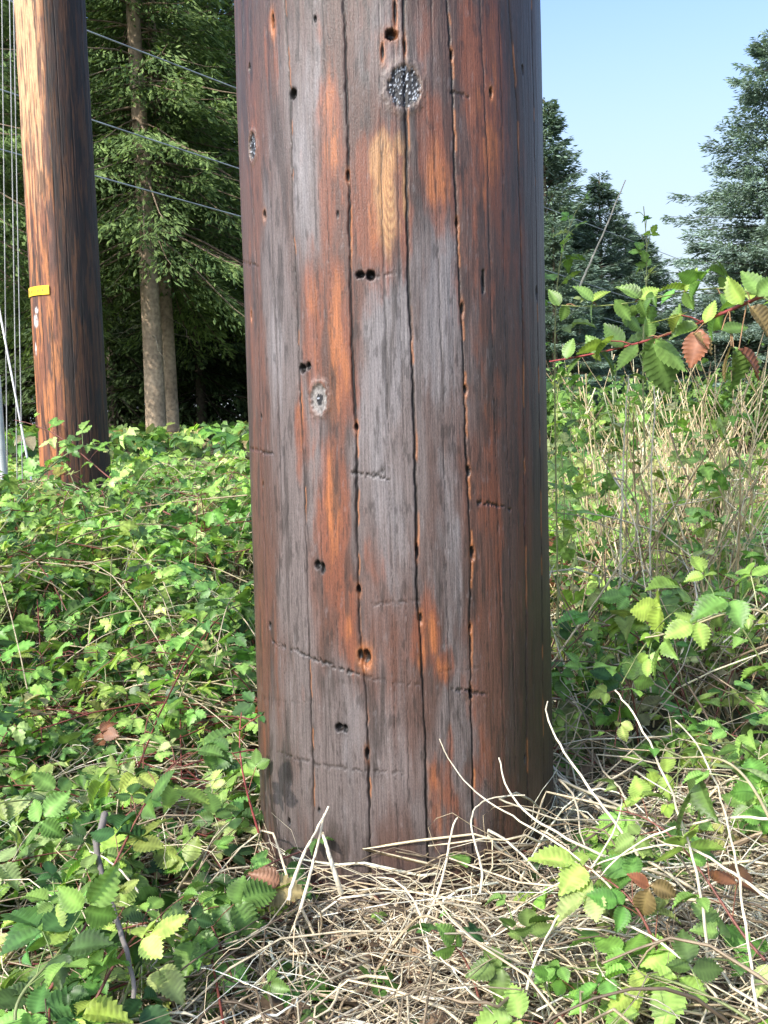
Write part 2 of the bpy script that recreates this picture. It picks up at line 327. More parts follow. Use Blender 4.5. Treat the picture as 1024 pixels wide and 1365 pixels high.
o=cable([at(42,640,4.7),at(-20,310,4.9)],.005,[.75,.75,.75],"pale slanting guy wire anchored in the brambles","wire",'guy_wire'); o["group"]="steel guy wires"
o=cable([at(4,640,4.6),at(-6,500,4.6)],.022,[.6,.62,.62],"grey plastic guard on a guy wire","wire guard",'wire_guard')
# ---------------------------------------------------------------- ground
def gz(x,y):
    return .025*(vn(x*1.7+50,y*1.7+50,1)-.5)+.15*(vn(x*.2+50,y*.2+50,2)-.5)*ss(6,20,np.hypot(x,y))
g1=np.concatenate([-np.geomspace(900,3,40),np.linspace(-2.9,2.9,80),np.geomspace(3,900,40)])
X,Y=np.meshgrid(g1,g1+1.5); Zg=gz(X,Y)-.01
nr,nc=X.shape; i=np.arange(nr-1)[:,None]*nc; j=np.arange(nc-1)[None,:]
a=Acc(); a.add(np.stack([X,Y,Zg],-1),Q=np.stack([i+j,i+j+1,i+nc+j+1,i+nc+j],-1),C=np.array([.1,.1,.1]))
m,n,b=mat_base('earth_and_grass'); tc=N(n,'ShaderNodeTexCoord')
no=N(n,'ShaderNodeTexNoise'); no.inputs['Scale'].default_value=1.3; no.inputs['Detail'].default_value=8; n.links.new(tc.outputs['Object'],no.inputs['Vector'])
n2=N(n,'ShaderNodeTexNoise'); n2.inputs['Scale'].default_value=60; n2.inputs['Detail'].default_value=6; n.links.new(tc.outputs['Object'],n2.inputs['Vector'])
cr=N(n,'ShaderNodeValToRGB'); e=cr.color_ramp.elements; e[0].position=.35; e[0].color=(.05,.037,.022,1); e[1].position=.65; e[1].color=(.11,.11,.045,1)
n.links.new(no.outputs['Fac'],cr.inputs[0]); mr=N(n,'ShaderNodeMapRange'); mr.inputs['To Min'].default_value=.3; mr.inputs['To Max'].default_value=1.8
n.links.new(n2.outputs['Fac'],mr.inputs['Value']); mu=N(n,'ShaderNodeVectorMath',operation='SCALE'); n.links.new(cr.outputs[0],mu.inputs[0]); n.links.new(mr.outputs[0],mu.inputs['Scale'])
n.links.new(mu.outputs[0],b.inputs['Base Color']); b.inputs['Roughness'].default_value=.95
bu=N(n,'ShaderNodeBump'); bu.inputs['Distance'].default_value=.02; n.links.new(n2.outputs['Fac'],bu.inputs['Height']); n.links.new(bu.outputs[0],b.inputs['Normal'])
M_ground=m
o=a.obj('ground',M_ground); tag(o,"brown earth with patchy grass reaching the tree line","ground",kind="structure")
# ---------------------------------------------------------------- leaves
def leaf_tpl(rows,us,serr=.1,slim=1.0):
    t=np.linspace(0,1,rows+1); wd=slim*.37*np.sin(np.pi*np.clip(t,0,1)**.70)**.95; wd[0]=.02; wd[-1]=0.0
    us=np.array(us,float); U,T=np.meshgrid(us,t); Wd=np.repeat(wd[:,None],len(us),1)
    k=np.arange(rows+1)[:,None]%2
    sf=1+serr*np.where(k==1,1,-1)*(np.abs(U)>.9); x=U*Wd*sf; y=T+.03*np.abs(U)*np.where(k==1,1,-1)*(serr>0)+ .05*np.abs(U)*np.sin(np.pi*T)
    z=.42*np.abs(x)-.28*T**2+.03*np.where(k==1,1,-1)*(np.abs(U)>.2)*(np.abs(U)<.9)-.5*x*x
    c=np.where(np.abs(U)<.05,1.35,np.where(k==1,1.12,.82))
    V=np.stack([x,y,z],-1).reshape(-1,3); nc=len(us); i=np.arange(rows)[:,None]*nc; j=np.arange(nc-1)[None,:]
    Q=np.stack([i+j,i+j+1,i+nc+j+1,i+nc+j],-1).reshape(-1,4); return V,Q,np.broadcast_to(c,U.shape).reshape(-1)
T_hi=leaf_tpl(18,[-1,-.55,0,.55,1],.10); T_mid=leaf_tpl(8,[-1,-.5,0,.5,1],.14); T_lo=leaf_tpl(4,[-1,0,1],.1); T_sl=leaf_tpl(18,[-1,-.55,0,.55,1],.07,.9)
def place(acc,tpl,P,D,Nn,Sz,C):
    V0,Q0,c0=tpl; D=nrm(D); X=nrm(np.cross(D,Nn)); Z=np.cross(X,D); n=len(P); m=len(V0)
    Sz=np.broadcast_to(np.asarray(Sz,float),(n,))[:,None,None]
    curl=(1+.7*rng.normal(size=(n,1,1)))
    V=P[:,None,:]+Sz*(V0[None,:,0,None]*X[:,None,:]+V0[None,:,1,None]*D[:,None,:]+curl*V0[None,:,2,None]*Z[:,None,:])
    Q=Q0[None]+np.arange(n)[:,None,None]*m
    acc.add(V,Q=Q,C=C[:,None,:]*c0[None,:,None])
def rotv(D,A,ang):
    c=np.cos(ang)[:,None]; s_=np.sin(ang)[:,None]; return D*c+np.cross(A,D)*s_+A*((A*D).sum(-1,keepdims=True))*(1-c)
PAL=np.array([[.31,.46,.10],[.215,.37,.085],[.125,.25,.055],[.072,.15,.042],[.42,.50,.18],[.24,.10,.05],[.32,.27,.13]])
def pick(n,wts):
    w_=np.array(wts,float); idx=rng.choice(len(PAL),n,p=w_/w_.sum()); c=PAL[idx]*(1+.18*rng.normal(size=(n,1)))
    return np.clip(c*(1+.08*rng.normal(size=(n,3))),.01,.75)
WL=[4,5,4,3,1,.03,.08]; WR=[5.5,5,3,1.2,1,.12,.15]
def compound(acc,tpl,P,D,Nn,Sz,C):
    D=nrm(D); Nn=nrm(Nn-(Nn*D).sum(-1,keepdims=True)*D); n=len(P)
    Sz=np.broadcast_to(np.asarray(Sz,float),(n,))
    place(acc,tpl,P+D*(Sz*.22)[:,None],D,Nn+.15*rng.normal(size=(n,3)),Sz,C)
    for sg in (-1,1):
        an=sg*np.radians(68+14*rng.normal(size=n)); d=rotv(D,Nn,an)
        place(acc,tpl,P+d*(Sz*.04)[:,None],d-.12*Nn,Nn+.2*rng.normal(size=(n,3)),Sz*(.8+.1*rng.normal(size=n)),C*(1+.1*rng.normal(size=(n,1))))
def bez(P0,P1,P2,K):
    t=np.linspace(0,1,K)[None,:,None]; return (1-t)**2*P0[:,None]+2*t*(1-t)*P1[:,None]+t*t*P2[:,None]
SUNV=np.array(S)
def plant_from_canes(CP,R0,leafsize,nl,wts,tpl,label,group,tmin=.2,stemcol=None,name='bramble_plant',upb=1.0,extra=None):
    n,K,_=CP.shape; base=CP[0,0].copy(); base[2]=max(base[2],0)
    e=empty(name,tuple(base),label,"bramble",group)
    sa=Acc(); la=Acc()
    R=np.linspace(1,.45,K)[None]*R0
    sc=np.array([[.22,.075,.055]])*(1-rng.random((n,1))*.3)
    gsel=rng.random(n); sc[gsel<.35]=np.array([.18,.21,.08]); sc[gsel>.72]=np.array([.44,.36,.25])
    if stemcol is not None: sc[:]=stemcol
    tubes(sa,CP,R*np.ones((n,1)),5,sc)
    if nl>0:
        t=tmin+(1-tmin)*(np.arange(nl)[None,:]+.5*rng.random((n,nl)))/nl; t=np.clip(t,0,.999)
        f=t*(K-1); i0=f.astype(int); fr=(f-i0)[...,None]; ii=np.arange(n)[:,None]
        P=(CP[ii,i0]*(1-fr)+CP[ii,np.minimum(i0+1,K-1)]*fr).reshape(-1,3); Tn=nrm((CP[ii,np.minimum(i0+1,K-1)]-CP[ii,i0])).reshape(-1,3)
        m_=len(P); up=np.array([0,0,1.]); side=nrm(np.cross(Tn,up)+1e-4); sg=np.tile(np.where(np.arange(nl)%2==0,1.,-1.),n)[:,None]
        D=nrm(Tn*(.5+.5*rng.random((m_,1)))+side*sg*(.5+.7*rng.random((m_,1)))+up*(.35+.3*rng.normal(size=(m_,1)))+.25*rng.normal(size=(m_,3)))
        pl=(leafsize*(.5+.7*rng.random(m_)))[:,None]; E=P+D*pl
        tubes(sa,np.stack([P,P+D*pl*.5+up*pl*.06,E],1),np.full((m_,3),R0*.35),4,np.repeat(sc,nl,0)*np.array([1.1,1.3,1.1]))
        Nn=nrm(up*upb+SUNV*.5+.5*rng.normal(size=(m_,3)))
        D2=nrm(D+np.array([0,0,-.35])+.25*rng.normal(size=(m_,3)))
        Sz=leafsize*(.55+.75*rng.random(m_))*np.where(t.reshape(-1)>.85,.6,1)
        compound(la,tpl,E,D2,Nn,Sz,pick(m_,wts))
    if extra is not None:
        p0=np.array([q[0] for q in extra]); p1=np.array([q[1] for q in extra]); c=np.array([q[2] for q in extra]); L=np.linalg.norm(p1-p0,axis=1)
        place(la,T_sl,p0,p1-p0,np.array([-.25,-.55,.75])+.45*rng.normal(size=(len(p0),3)),L*.86,c)
        cp=CP.reshape(-1,3); near=cp[np.argmin(((p0[:,None]-cp[None])**2).sum(-1),1)]
        tubes(sa,np.stack([near,(near+p0)/2+[0,0,.002],p0],1),np.full((len(p0),3),.0007),4,np.array([.28,.16,.08]))
    sa.obj('stem',M_stem,True,parent=e,loc=base); la.obj('leaf_cluster',M_leaf,True,parent=e,loc=base)
    return e
def Hl(x,y): return .09+.34*ss(1.35,3.1,y)-.05*ss(3,5,y)+(.12+.10*ss(1.5,3,y))*(fbm(x*2.6+9,y*2.6+9,4,2)-.5)
def avoid(x,y,m=.235):
    d=math.hypot(x-PCX,y-PCY)
    if d<m:
        k=m/d; return PCX+(x-PCX)*k,PCY+(y-PCY)*k
    return x,y
def rnd_plant(bx,by,h,nc_,leafsize,nl,wts,tpl,label,group,spread=.45,r0=.0019):
    P0=np.zeros((nc_,3));P1=P0.copy();P2=P0.copy()
    for k in range(nc_):
        an=rng.random()*2*math.pi; L=spread*(.5+.8*rng.random()); hh=h*(.7+.6*rng.random())
        ex,ey=avoid(bx+math.cos(an)*L,by+math.sin(an)*L,.27)
        mx,my=avoid(bx+math.cos(an)*L*.4,by+math.sin(an)*L*.4,.27)
        P0[k]=[bx+.015*rng.normal(),by+.015*rng.normal(),-.01]; P1[k]=[mx,my,hh*1.75]; P2[k]=[ex,ey,hh*(.35+.5*rng.random())]
    return plant_from_canes(bez(P0,P1,P2,18),r0,leafsize,nl,wts,tpl,label,group)
GL="brambles growing around the pole"
ys=1.08
pts=[]
while ys<3.9:
    xs=-(.42*ys+.3)
    lim=-.27 if ys<1.85 else -.02
    while xs<lim:
        pts.append((xs+.07*rng.normal(),ys+.06*rng.normal())); xs+=.22+.05*ys
    ys+=.18+.03*ys
for (bx,by) in pts:
    bx,by=avoid(bx,by,.30)
    if by<.95: continue
    h=float(Hl(bx,by))*.94
    rnd_plant(bx,by,max(h,.1),7,.037 if by<2.2 else .041,11,WL,T_hi if by<2.0 else T_mid,"low green bramble with serrated leaves and red canes",GL)
for (bx,by,h,nc_,ls,wt) in [(.56,1.26,.24,4,.040,WR),(.64,1.45,.30,4,.040,WR),(.45,1.75,.20,5,.040,WR),(.60,1.9,.26,5,.040,WR),(.85,1.9,.3,5,.040,WR),(.42,1.42,.15,4,.038,WR),(.40,1.2,.11,4,.038,WR),(.32,1.12,.09,4,.036,WR),(.5,2.2,.26,6,.040,WL),(.8,2.4,.28,6,.040,WR),(1.1,2.3,.28,6,.040,WR),(.35,2.1,.24,6,.040,WL),(.6,2.8,.30,6,.042,WR),(1.0,2.9,.30,6,.042,WR),(1.3,2.8,.30,6,.042,WR),(.46,1.04,.12,4,.038,WR),(.38,1.0,.09,3,.036,WR),(.9,3.4,.36,6,.05,WR),(.55,3.3,.36,6,.05,WR),(1.3,3.6,.36,6,.05,WR),(1.7,3.6,.36,6,.05,WR),(.7,4.2,.4,6,.055,WR),(1.2,4.4,.4,6,.055,WR),(1.7,4.6,.4,6,.055,WR)]:
    rnd_plant(bx,by,h,nc_,ls,9,wt,T_hi if by<2 else T_mid,"bright green bramble rising through dry grass",GL,.30)
def smoothc(ptsd,K=20,dg=3):
    p=np.array([at(*q) for q in ptsd]); t=np.linspace(0,1,K); tt=np.linspace(0,1,len(p)); deg=min(dg,len(p)-1)
    return np.stack([np.polyval(np.polyfit(tt,p[:,i],deg),t) for i in range(3)],-1)
def custom(ptsd,r0,ls,nl,wts,label,tpl=T_hi,tmin=.2,stem=None,upb=1.0,extra=None):
    ex=None
    if extra: ex=[(at(a_,b_,Y_),at(c_,d_,Y_+dy),PAL[ci] if isinstance(ci,int) else ci) for (a_,b_,c_,d_,Y_,dy,ci) in extra]
    return plant_from_canes(smoothc(ptsd)[None],r0,ls,nl,wts,tpl,label,GL,tmin,stem,upb=upb,extra=ex)
RD=(.34,.13,.07); RB=(.25,.18,.08); GD=(.11,.19,.05); GM=(.19,.31,.08); GB_=(.33,.46,.10)
custom([(1300,300,1.0),(1150,345,1.0),(1024,388,1.05),(940,428,1.12),(850,458,1.2),(732,482,1.32)],.0026,.028,5,[5,5,2,0,1,.5,0],"arching red bramble cane with green and reddening leaves",stem=[.28,.06,.06],tmin=.5,upb=.5,
  extra=[(935,440,916,496,1.1,-.01,RD),(930,436,888,440,1.12,0,GM),(940,430,956,395,1.1,0,GB_),(925,445,958,464,1.1,-.02,RB),
   (975,462,955,514,1.06,-.01,RB),(978,464,998,520,1.06,-.01,GM),(985,466,1030,502,1.04,0,RD),(962,440,1005,432,1.07,0,GD),
   (1000,410,1038,440,1.05,-.02,RB),(1010,395,1046,362,1.04,0,GM),(1015,395,988,350,1.05,.01,GM),(990,405,962,366,1.06,0,GB_),
   (880,450,858,500,1.17,0,GD),(875,452,918,505,1.15,-.01,GM),(872,458,896,535,1.16,-.01,GD),(850,460,815,496,1.2,0,GD),(860,455,885,476,1.2,-.02,GM),(905,440,898,400,1.15,0,GM),
   (862,450,870,416,1.18,0,GM),(800,470,778,443,1.24,0,GM),(800,470,834,500,1.22,0,GD),(830,462,802,425,1.22,0,GD),(775,476,748,502,1.28,0,GD),(755,478,764,445,1.28,0,GM)])
custom([(1200,600,1.1),(1090,440,1.1),(1000,400,1.12),(930,388,1.15),(840,398,1.2),(738,408,1.28)],.0014,.024,8,[6,6,2,0,2,0,0],"thin green bramble shoot with small fresh leaves",stem=[.2,.24,.08],upb=.3,
  extra=[(915,388,930,350,1.14,0,GB_),(915,388,876,372,1.15,0,GB_),(912,390,926,418,1.14,0,GM),(852,398,825,372,1.19,0,GM),(852,398,884,380,1.19,0,GB_),(852,400,866,428,1.19,0,GM),(790,402,765,373,1.23,0,GM),(790,402,814,380,1.23,0,GB_),(790,404,785,438,1.23,0,GM),(745,408,732,380,1.27,0,GM),(755,406,748,432,1.27,0,GM),(1000,400,1008,362,1.12,0,GB_),(960,392,985,420,1.13,0,GM),(820,400,845,432,1.21,0,GM)])
for q in ([(745,900,2.0),(742,600,1.95),(738,430,1.9),(750,340,1.9),(768,280,1.9)],[(800,900,2.3),(805,700,2.3),(812,600,2.3),(822,490,2.3)],[(860,620,2.1),(858,440,2.1),(862,360,2.1),(858,275,2.1)],[(745,680,2.4),(743,540,2.4),(748,500,2.4)],[(780,740,2.6),(778,600,2.6),(772,540,2.6)],[(830,800,2.5),(835,640,2.5),(845,540,2.5)],[(905,760,2.5),(903,640,2.5),(900,510,2.5)],[(765,800,2.2),(760,640,2.2),(764,520,2.2)],[(870,800,2.7),(872,640,2.7),(866,520,2.7)],[(970,760,2.4),(965,640,2.4),(972,540,2.4)],[(742,820,2.1),(752,700,2.1),(748,600,2.1)],[(800,780,2.8),(795,640,2.8),(790,530,2.8)],[(935,800,2.3),(940,680,2.3),(932,590,2.3)],[(1000,800,2.6),(1003,680,2.6),(1010,580,2.6)]):
    custom(q,.0020,.034,17,[6,3,.6,0,4,0,0],"upright thin green shoot with tiny new leaves",tpl=T_mid,stem=[.34,.34,.14],tmin=.1)
custom([(1100,1000,1.0),(1040,830,1.0),(960,820,1.05),(860,850,1.1)],.002,.040,7,[5,4,1,0,1,0,0],"bramble cane with bright lime green leaves",stem=[.35,.3,.18],tmin=.25)
custom([(1080,1250,.95),(1010,1060,.95),(950,1010,1.0),(880,1010,1.05)],.002,.040,6,[5,4,1,0,1,0,0],"bramble cane with bright lime green leaves",stem=[.35,.3,.18])
custom([(900,1330,1.0),(860,1230,1.02),(820,1180,1.05),(760,1150,1.1)],.002,.038,7,[4,4,2,0,1,.1,0],"low bramble shoot with green leaves among straw",extra=[(868,1180,912,1195,1.02,-.01,RB),(865,1182,835,1160,1.03,0,RD),(865,1185,850,1235,1.02,0,RB)])
custom([(640,1340,1.02),(620,1280,1.04),(590,1250,1.08)],.0016,.028,5,[3,4,3,1,0,0,0],"low bramble shoot with green leaves among straw")
custom([(740,1340,.99),(710,1280,1.02),(680,1220,1.06)],.0016,.034,6,[3,4,3,1,0,0,0],"low bramble shoot with green leaves among straw")
custom([(1020,1280,.95),(960,1200,1.0),(900,1120,1.05),(820,1080,1.1)],.0018,.038,8,[4,5,2,0,1,.1,0],"low bramble shoot with green leaves among straw")
custom([(1000,1360,.90),(900,1310,.95),(800,1290,1.0),(740,1310,1.02)],.0018,.036,7,[3,5,3,1,0,0,0],"low bramble shoot with green leaves among straw")
custom([(60,1330,1.0),(140,1180,1.1),(200,1060,1.2),(260,1000,1.3)],.002,.042,11,WL,"low green bramble with serrated leaves and red canes")
custom([(120,1350,.98),(150,1290,1.0),(190,1240,1.04),(240,1230,1.08)],.002,.040,9,WL,"low green bramble with serrated leaves and red canes")
custom([(20,1360,.93),(50,1300,.96),(90,1250,1.0),(60,1190,1.05)],.002,.043,9,WL,"low green bramble with serrated leaves and red canes")
custom([(345,1110,1.35),(328,1050,1.36),(320,1000,1.38),(322,950,1.42)],.0018,.034,3,[0,0,2,2,0,.2,0],"red bramble cane leaning beside the pole",stem=[.28,.06,.055])
custom([(260,700,3.1),(150,640,3.4),(90,590,3.6),(20,560,3.7)],.0035,.045,12,[5,5,3,1,2,.1,0],"bramble cane arching in front of the tagged pole",tpl=T_mid)
custom([(0,700,3.1),(60,630,3.3),(110,595,3.6),(150,610,3.7)],.0035,.045,12,[5,5,3,1,2,.1,0],"bramble cane arching in front of the tagged pole",tpl=T_mid)
for q in ([(330,660,3.0),(230,670,3.0),(120,690,2.9),(20,730,2.8)],[(20,770,2.4),(120,710,2.6),(220,700,2.7),(310,730,2.7)]):
    custom(q,.0024,.042,9,WL,"long bare bramble cane arching over the thicket",tpl=T_mid,stem=[.34,.26,.16])
def cover(name,n,yr,xr,hf,tpl,ls,wts,label,depth,cat="brambles",sx=.25):
    la=Acc(); y=yr[0]+(yr[1]-yr[0])*rng.random(n)**.8; x=xr(y); m_=(np.hypot(x-PCX,y-PCY)>.27)&(np.hypot(x-FP[0],y-FP[1])>.22); x=x[m_];y=y[m_]; n=len(x)
    z=np.maximum(hf(x,y)-depth*rng.random(n)**1.3,.02)
    an=rng.random(n)*2*np.pi; D=np.stack([np.cos(an),np.sin(an),-.2+.4*rng.normal(size=n)],-1)
    Nn=np.array([0,0,1.])+SUNV*.35+.55*rng.normal(size=(n,3)); c=pick(n,wts)
    c*=np.clip(.45+.7*(z/hf(x,y)),.3,1.15)[:,None]  # lower leaves coloured darker, painting in the shade inside the thicket
    compound(la,tpl,np.stack([x,y,z],-1),D,Nn,ls*(.6+.8*rng.random(n)),c)
    k=int(n*sx); idx=rng.choice(n,k); e=np.stack([x[idx],y[idx],z[idx]+.03],-1); b_=e+.3*rng.normal(size=(k,3)); b_[:,2]=0
    dd=np.hypot(b_[:,0]-PCX,b_[:,1]-PCY); kk=np.where(dd<.25,.25/dd,1); b_[:,0]=PCX+(b_[:,0]-PCX)*kk; b_[:,1]=PCY+(b_[:,1]-PCY)*kk
    mid=(e+b_)/2; mid[:,2]=e[:,2]*1.25
    rs=rng.random((k,1)); tubes(la,bez(b_,mid,e,7),.0016,4,np.where(rs<.35,np.array([[.24,.07,.055]]),np.where(rs<.55,np.array([[.24,.24,.10]]),np.array([[.56,.47,.32]]))))
    o=la.obj(name,M_leaf,True); tag(o,label,cat,kind="stuff"); return o
def xl(y): return -(.50*y+.35)+(.50*y+.35-.1)*rng.random(len(y))
def xr_(y): return .1+(.50*y+.35)*rng.random(len(y))
def Hr(x,y): return .05+.24*ss(1.6,3.2,y)+.12*vn(x*3,y*3,2)
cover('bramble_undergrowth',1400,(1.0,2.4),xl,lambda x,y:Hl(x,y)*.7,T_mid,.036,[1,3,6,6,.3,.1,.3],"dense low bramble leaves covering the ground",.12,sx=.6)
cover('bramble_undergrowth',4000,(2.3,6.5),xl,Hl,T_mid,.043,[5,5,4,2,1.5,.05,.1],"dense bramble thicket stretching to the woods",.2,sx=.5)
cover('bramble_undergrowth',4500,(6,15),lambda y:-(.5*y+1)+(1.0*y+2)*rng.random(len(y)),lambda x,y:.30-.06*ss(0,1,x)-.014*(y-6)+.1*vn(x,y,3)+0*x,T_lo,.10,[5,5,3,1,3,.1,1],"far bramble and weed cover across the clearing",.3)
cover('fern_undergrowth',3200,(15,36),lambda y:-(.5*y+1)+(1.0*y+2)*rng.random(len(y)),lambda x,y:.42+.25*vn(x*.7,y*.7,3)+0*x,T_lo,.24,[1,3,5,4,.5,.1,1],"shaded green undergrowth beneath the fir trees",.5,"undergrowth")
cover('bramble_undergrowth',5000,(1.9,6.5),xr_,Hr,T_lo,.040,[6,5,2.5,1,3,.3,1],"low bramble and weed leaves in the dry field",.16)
# ---------------------------------------------------------------- straw
STR=np.array([[.70,.59,.41],[.52,.41,.27],[.80,.72,.57],[.31,.235,.155],[.15,.11,.075],[.48,.42,.31]])
def straws(acc,n,xf,yf,L,arch,r,zb,wts=(4,3,3,3,2,2.5),K=9):
    x=xf(n);y=yf(n); an=rng.random(n)*2*np.pi
    d=np.stack([np.cos(an),np.sin(an),0*an],-1); sd=np.stack([-np.sin(an),np.cos(an),0*an],-1)
    Ls=L*(.4+.9*rng.random(n)); t=np.linspace(0,1,K)[None,:,None]; b1=.35*rng.normal(size=(n,1,1)); b2=.15*rng.normal(size=(n,1,1))
    g1_=np.clip(np.abs(rng.normal(size=(n,1,1))),0,1.5); g2_=np.clip(rng.normal(size=(n,1,1)),-1.3,1.3)
    P=np.stack([x,y,zb*rng.random(n)],-1)[:,None]+Ls[:,None,None]*(t*d[:,None]+(b1*4*t*(1-t)+b2*np.sin(t*7))*sd[:,None]+np.array([0,0,1.])*(arch*g1_*4*t*(1-t)*.5+arch*.5*g2_*t))
    P=P+.005*rng.normal(size=(n,K,3))*(Ls[:,None,None]/.3)*(rng.random((n,1,1))<.5)
    P[...,2]=np.maximum(P[...,2],.004)
    w_=np.array(wts,float); c=STR[rng.choice(6,n,p=w_/w_.sum())]*(1+.15*rng.normal(size=(n,1)))
    R=(r*(.4+1.1*rng.random(n)**2))[:,None]*np.linspace(1,.4,K)[None]
    dx=P[...,0]-PCX; dy=P[...,1]-PCY; dd=np.hypot(dx,dy)+1e-6; k=np.where(dd<.229,.229/dd,1); P[...,0]=PCX+dx*k; P[...,1]=PCY+dy*k
    tubes(acc,P,R,4,np.clip(c,.02,.85))
a=Acc()
straws(a,1700,lambda n:-.30+1.15*rng.random(n),lambda n:.85+.9*rng.random(n),.24,.34,.0017,.06)
straws(a,800,lambda n:.10+.65*rng.random(n),lambda n:.9+.7*rng.random(n),.26,.50,.0019,.12)
straws(a,2300,lambda n:-.3+1.0*rng.random(n),lambda n:.93+.42*rng.random(n),.09,.35,.0020,.07,(2,3,1,5,4,4))
straws(a,520,lambda n:-.16+.62*rng.random(n),lambda n:1.05+.24*rng.random(n),.15,.60,.0017,.09,(4,2,4,1,.5,2))
straws(a,700,lambda n:-1.1+.9*rng.random(n),lambda n:.95+1.2*rng.random(n),.25,.35,.0013,.10)
o=a.obj('dry_grass',M_straw); tag(o,"tangled mat of bleached dry grass at the pole foot","dry grass",kind="stuff")
a=Acc(); n=2600; x=-.5+1.4*rng.random(n); y=.9+1.0*rng.random(n); P=np.stack([x,y,.01+.06*rng.random(n)],-1); P=P[np.hypot(x-PCX,y-PCY)>.25]; n=len(P)
an=rng.random(n)*6.28; place(a,T_lo,P,np.stack([np.cos(an),np.sin(an),.4*rng.normal(size=n)],-1),np.array([0,0,1.])+.6*rng.normal(size=(n,3)),.012+.022*rng.random(n),np.array([[.24,.16,.10]])*(.3+1.3*rng.random((n,1))))
o=a.obj('leaf_litter',M_straw); tag(o,"curled brown dead leaves under the grass","dead leaves",kind="stuff")
def stalks(acc,n,x,y,h,r,lean=.18,K=8,br=3):
    t=np.linspace(0,1,K)[None,:,None]; ln=lean*rng.normal(size=(n,3)); ln[:,2]=0; b=lean*.7*rng.normal(size=(n,3)); b[:,2]=0
    P=np.stack([x,y,0*x],-1)[:,None]+h[:,None,None]*(t*np.array([0,0,1.])+ln[:,None]*t+b[:,None]*t*t)
    c=STR[rng.choice(6,n,p=np.array([6,5,2,1.5,.5,1])/16)]*(1+.12*rng.normal(size=(n,1)))*np.array([1.05,.98,.82])
    tubes(acc,P,(r*(.5+.9*rng.random(n)))[:,None]*np.linspace(1,.4,K)[None],4,np.clip(c,.03,.85))
    for q in range(br):
        f=.35+.6*rng.random(n); i0=(f*(K-1)).astype(int); p=P[np.arange(n),i0]; an=rng.random(n)*6.28
        d=np.stack([np.cos(an)*.5,np.sin(an)*.5,.5+.4*rng.random(n)],-1)*(h*.16)[:,None]
        tubes(acc,np.stack([p,p+d*.5,p+d+.1*np.abs(d)],1),np.array([[1.,.8,1.8]])*(r*.5),4,np.clip(c,.03,.85))
a=Acc(); n=300; y=2.2+4.0*rng.random(n)**.9; x=.05+.06*y+(.42*y)*rng.random(n); h=(.30+.50*rng.random(n)**1.8)*(.72+.28*ss(.1,.3,x/y))
stalks(a,n,x,y,h,.0026,.24)
n=210; y=2.2+2.2*rng.random(n); x=y*(.19+.22*rng.beta(2,2,n)); h=.45+.50*rng.random(n)**1.6; stalks(a,n,x,y,h,.0027,.22)
n=120; y=7+8*rng.random(n); x=.5*y*rng.random(n)+.5; stalks(a,n,x,y,.3+.3*rng.random(n),.004)
n=450; y=1.9+4*rng.random(n); x=.15+.45*y*rng.random(n); h=.12+.25*rng.random(n); stalks(a,n,x,y,h,.0015,.7)
straws(a,800,lambda n:.2+1.6*rng.random(n),lambda n:1.8+3.2*rng.random(n),.34,.9,.0026,.28)
o=a.obj('dry_grass_field',M_straw); tag(o,"tall bleached weed stalks standing across the field","dry grass",kind="stuff")
def stalk(ptsd,r,col,label,name='dry_stalk'):
    c=smoothc(ptsd,24,4)
    Lc=np.linalg.norm(np.diff(c,axis=0),axis=1).sum(); c[1:-1]+=min(.0010,.0022*Lc)*rng.normal(size=(22,3))
    a=Acc(); tubes(a,c[None],r*np.linspace(1,.5,24)[None],6,np.array(col)); base=c[0]
    o=a.obj(name,M_straw,True,loc=base); tag(o,label,"dry stalk","dry stalks around the pole"); return o
SC=[.76,.67,.51]
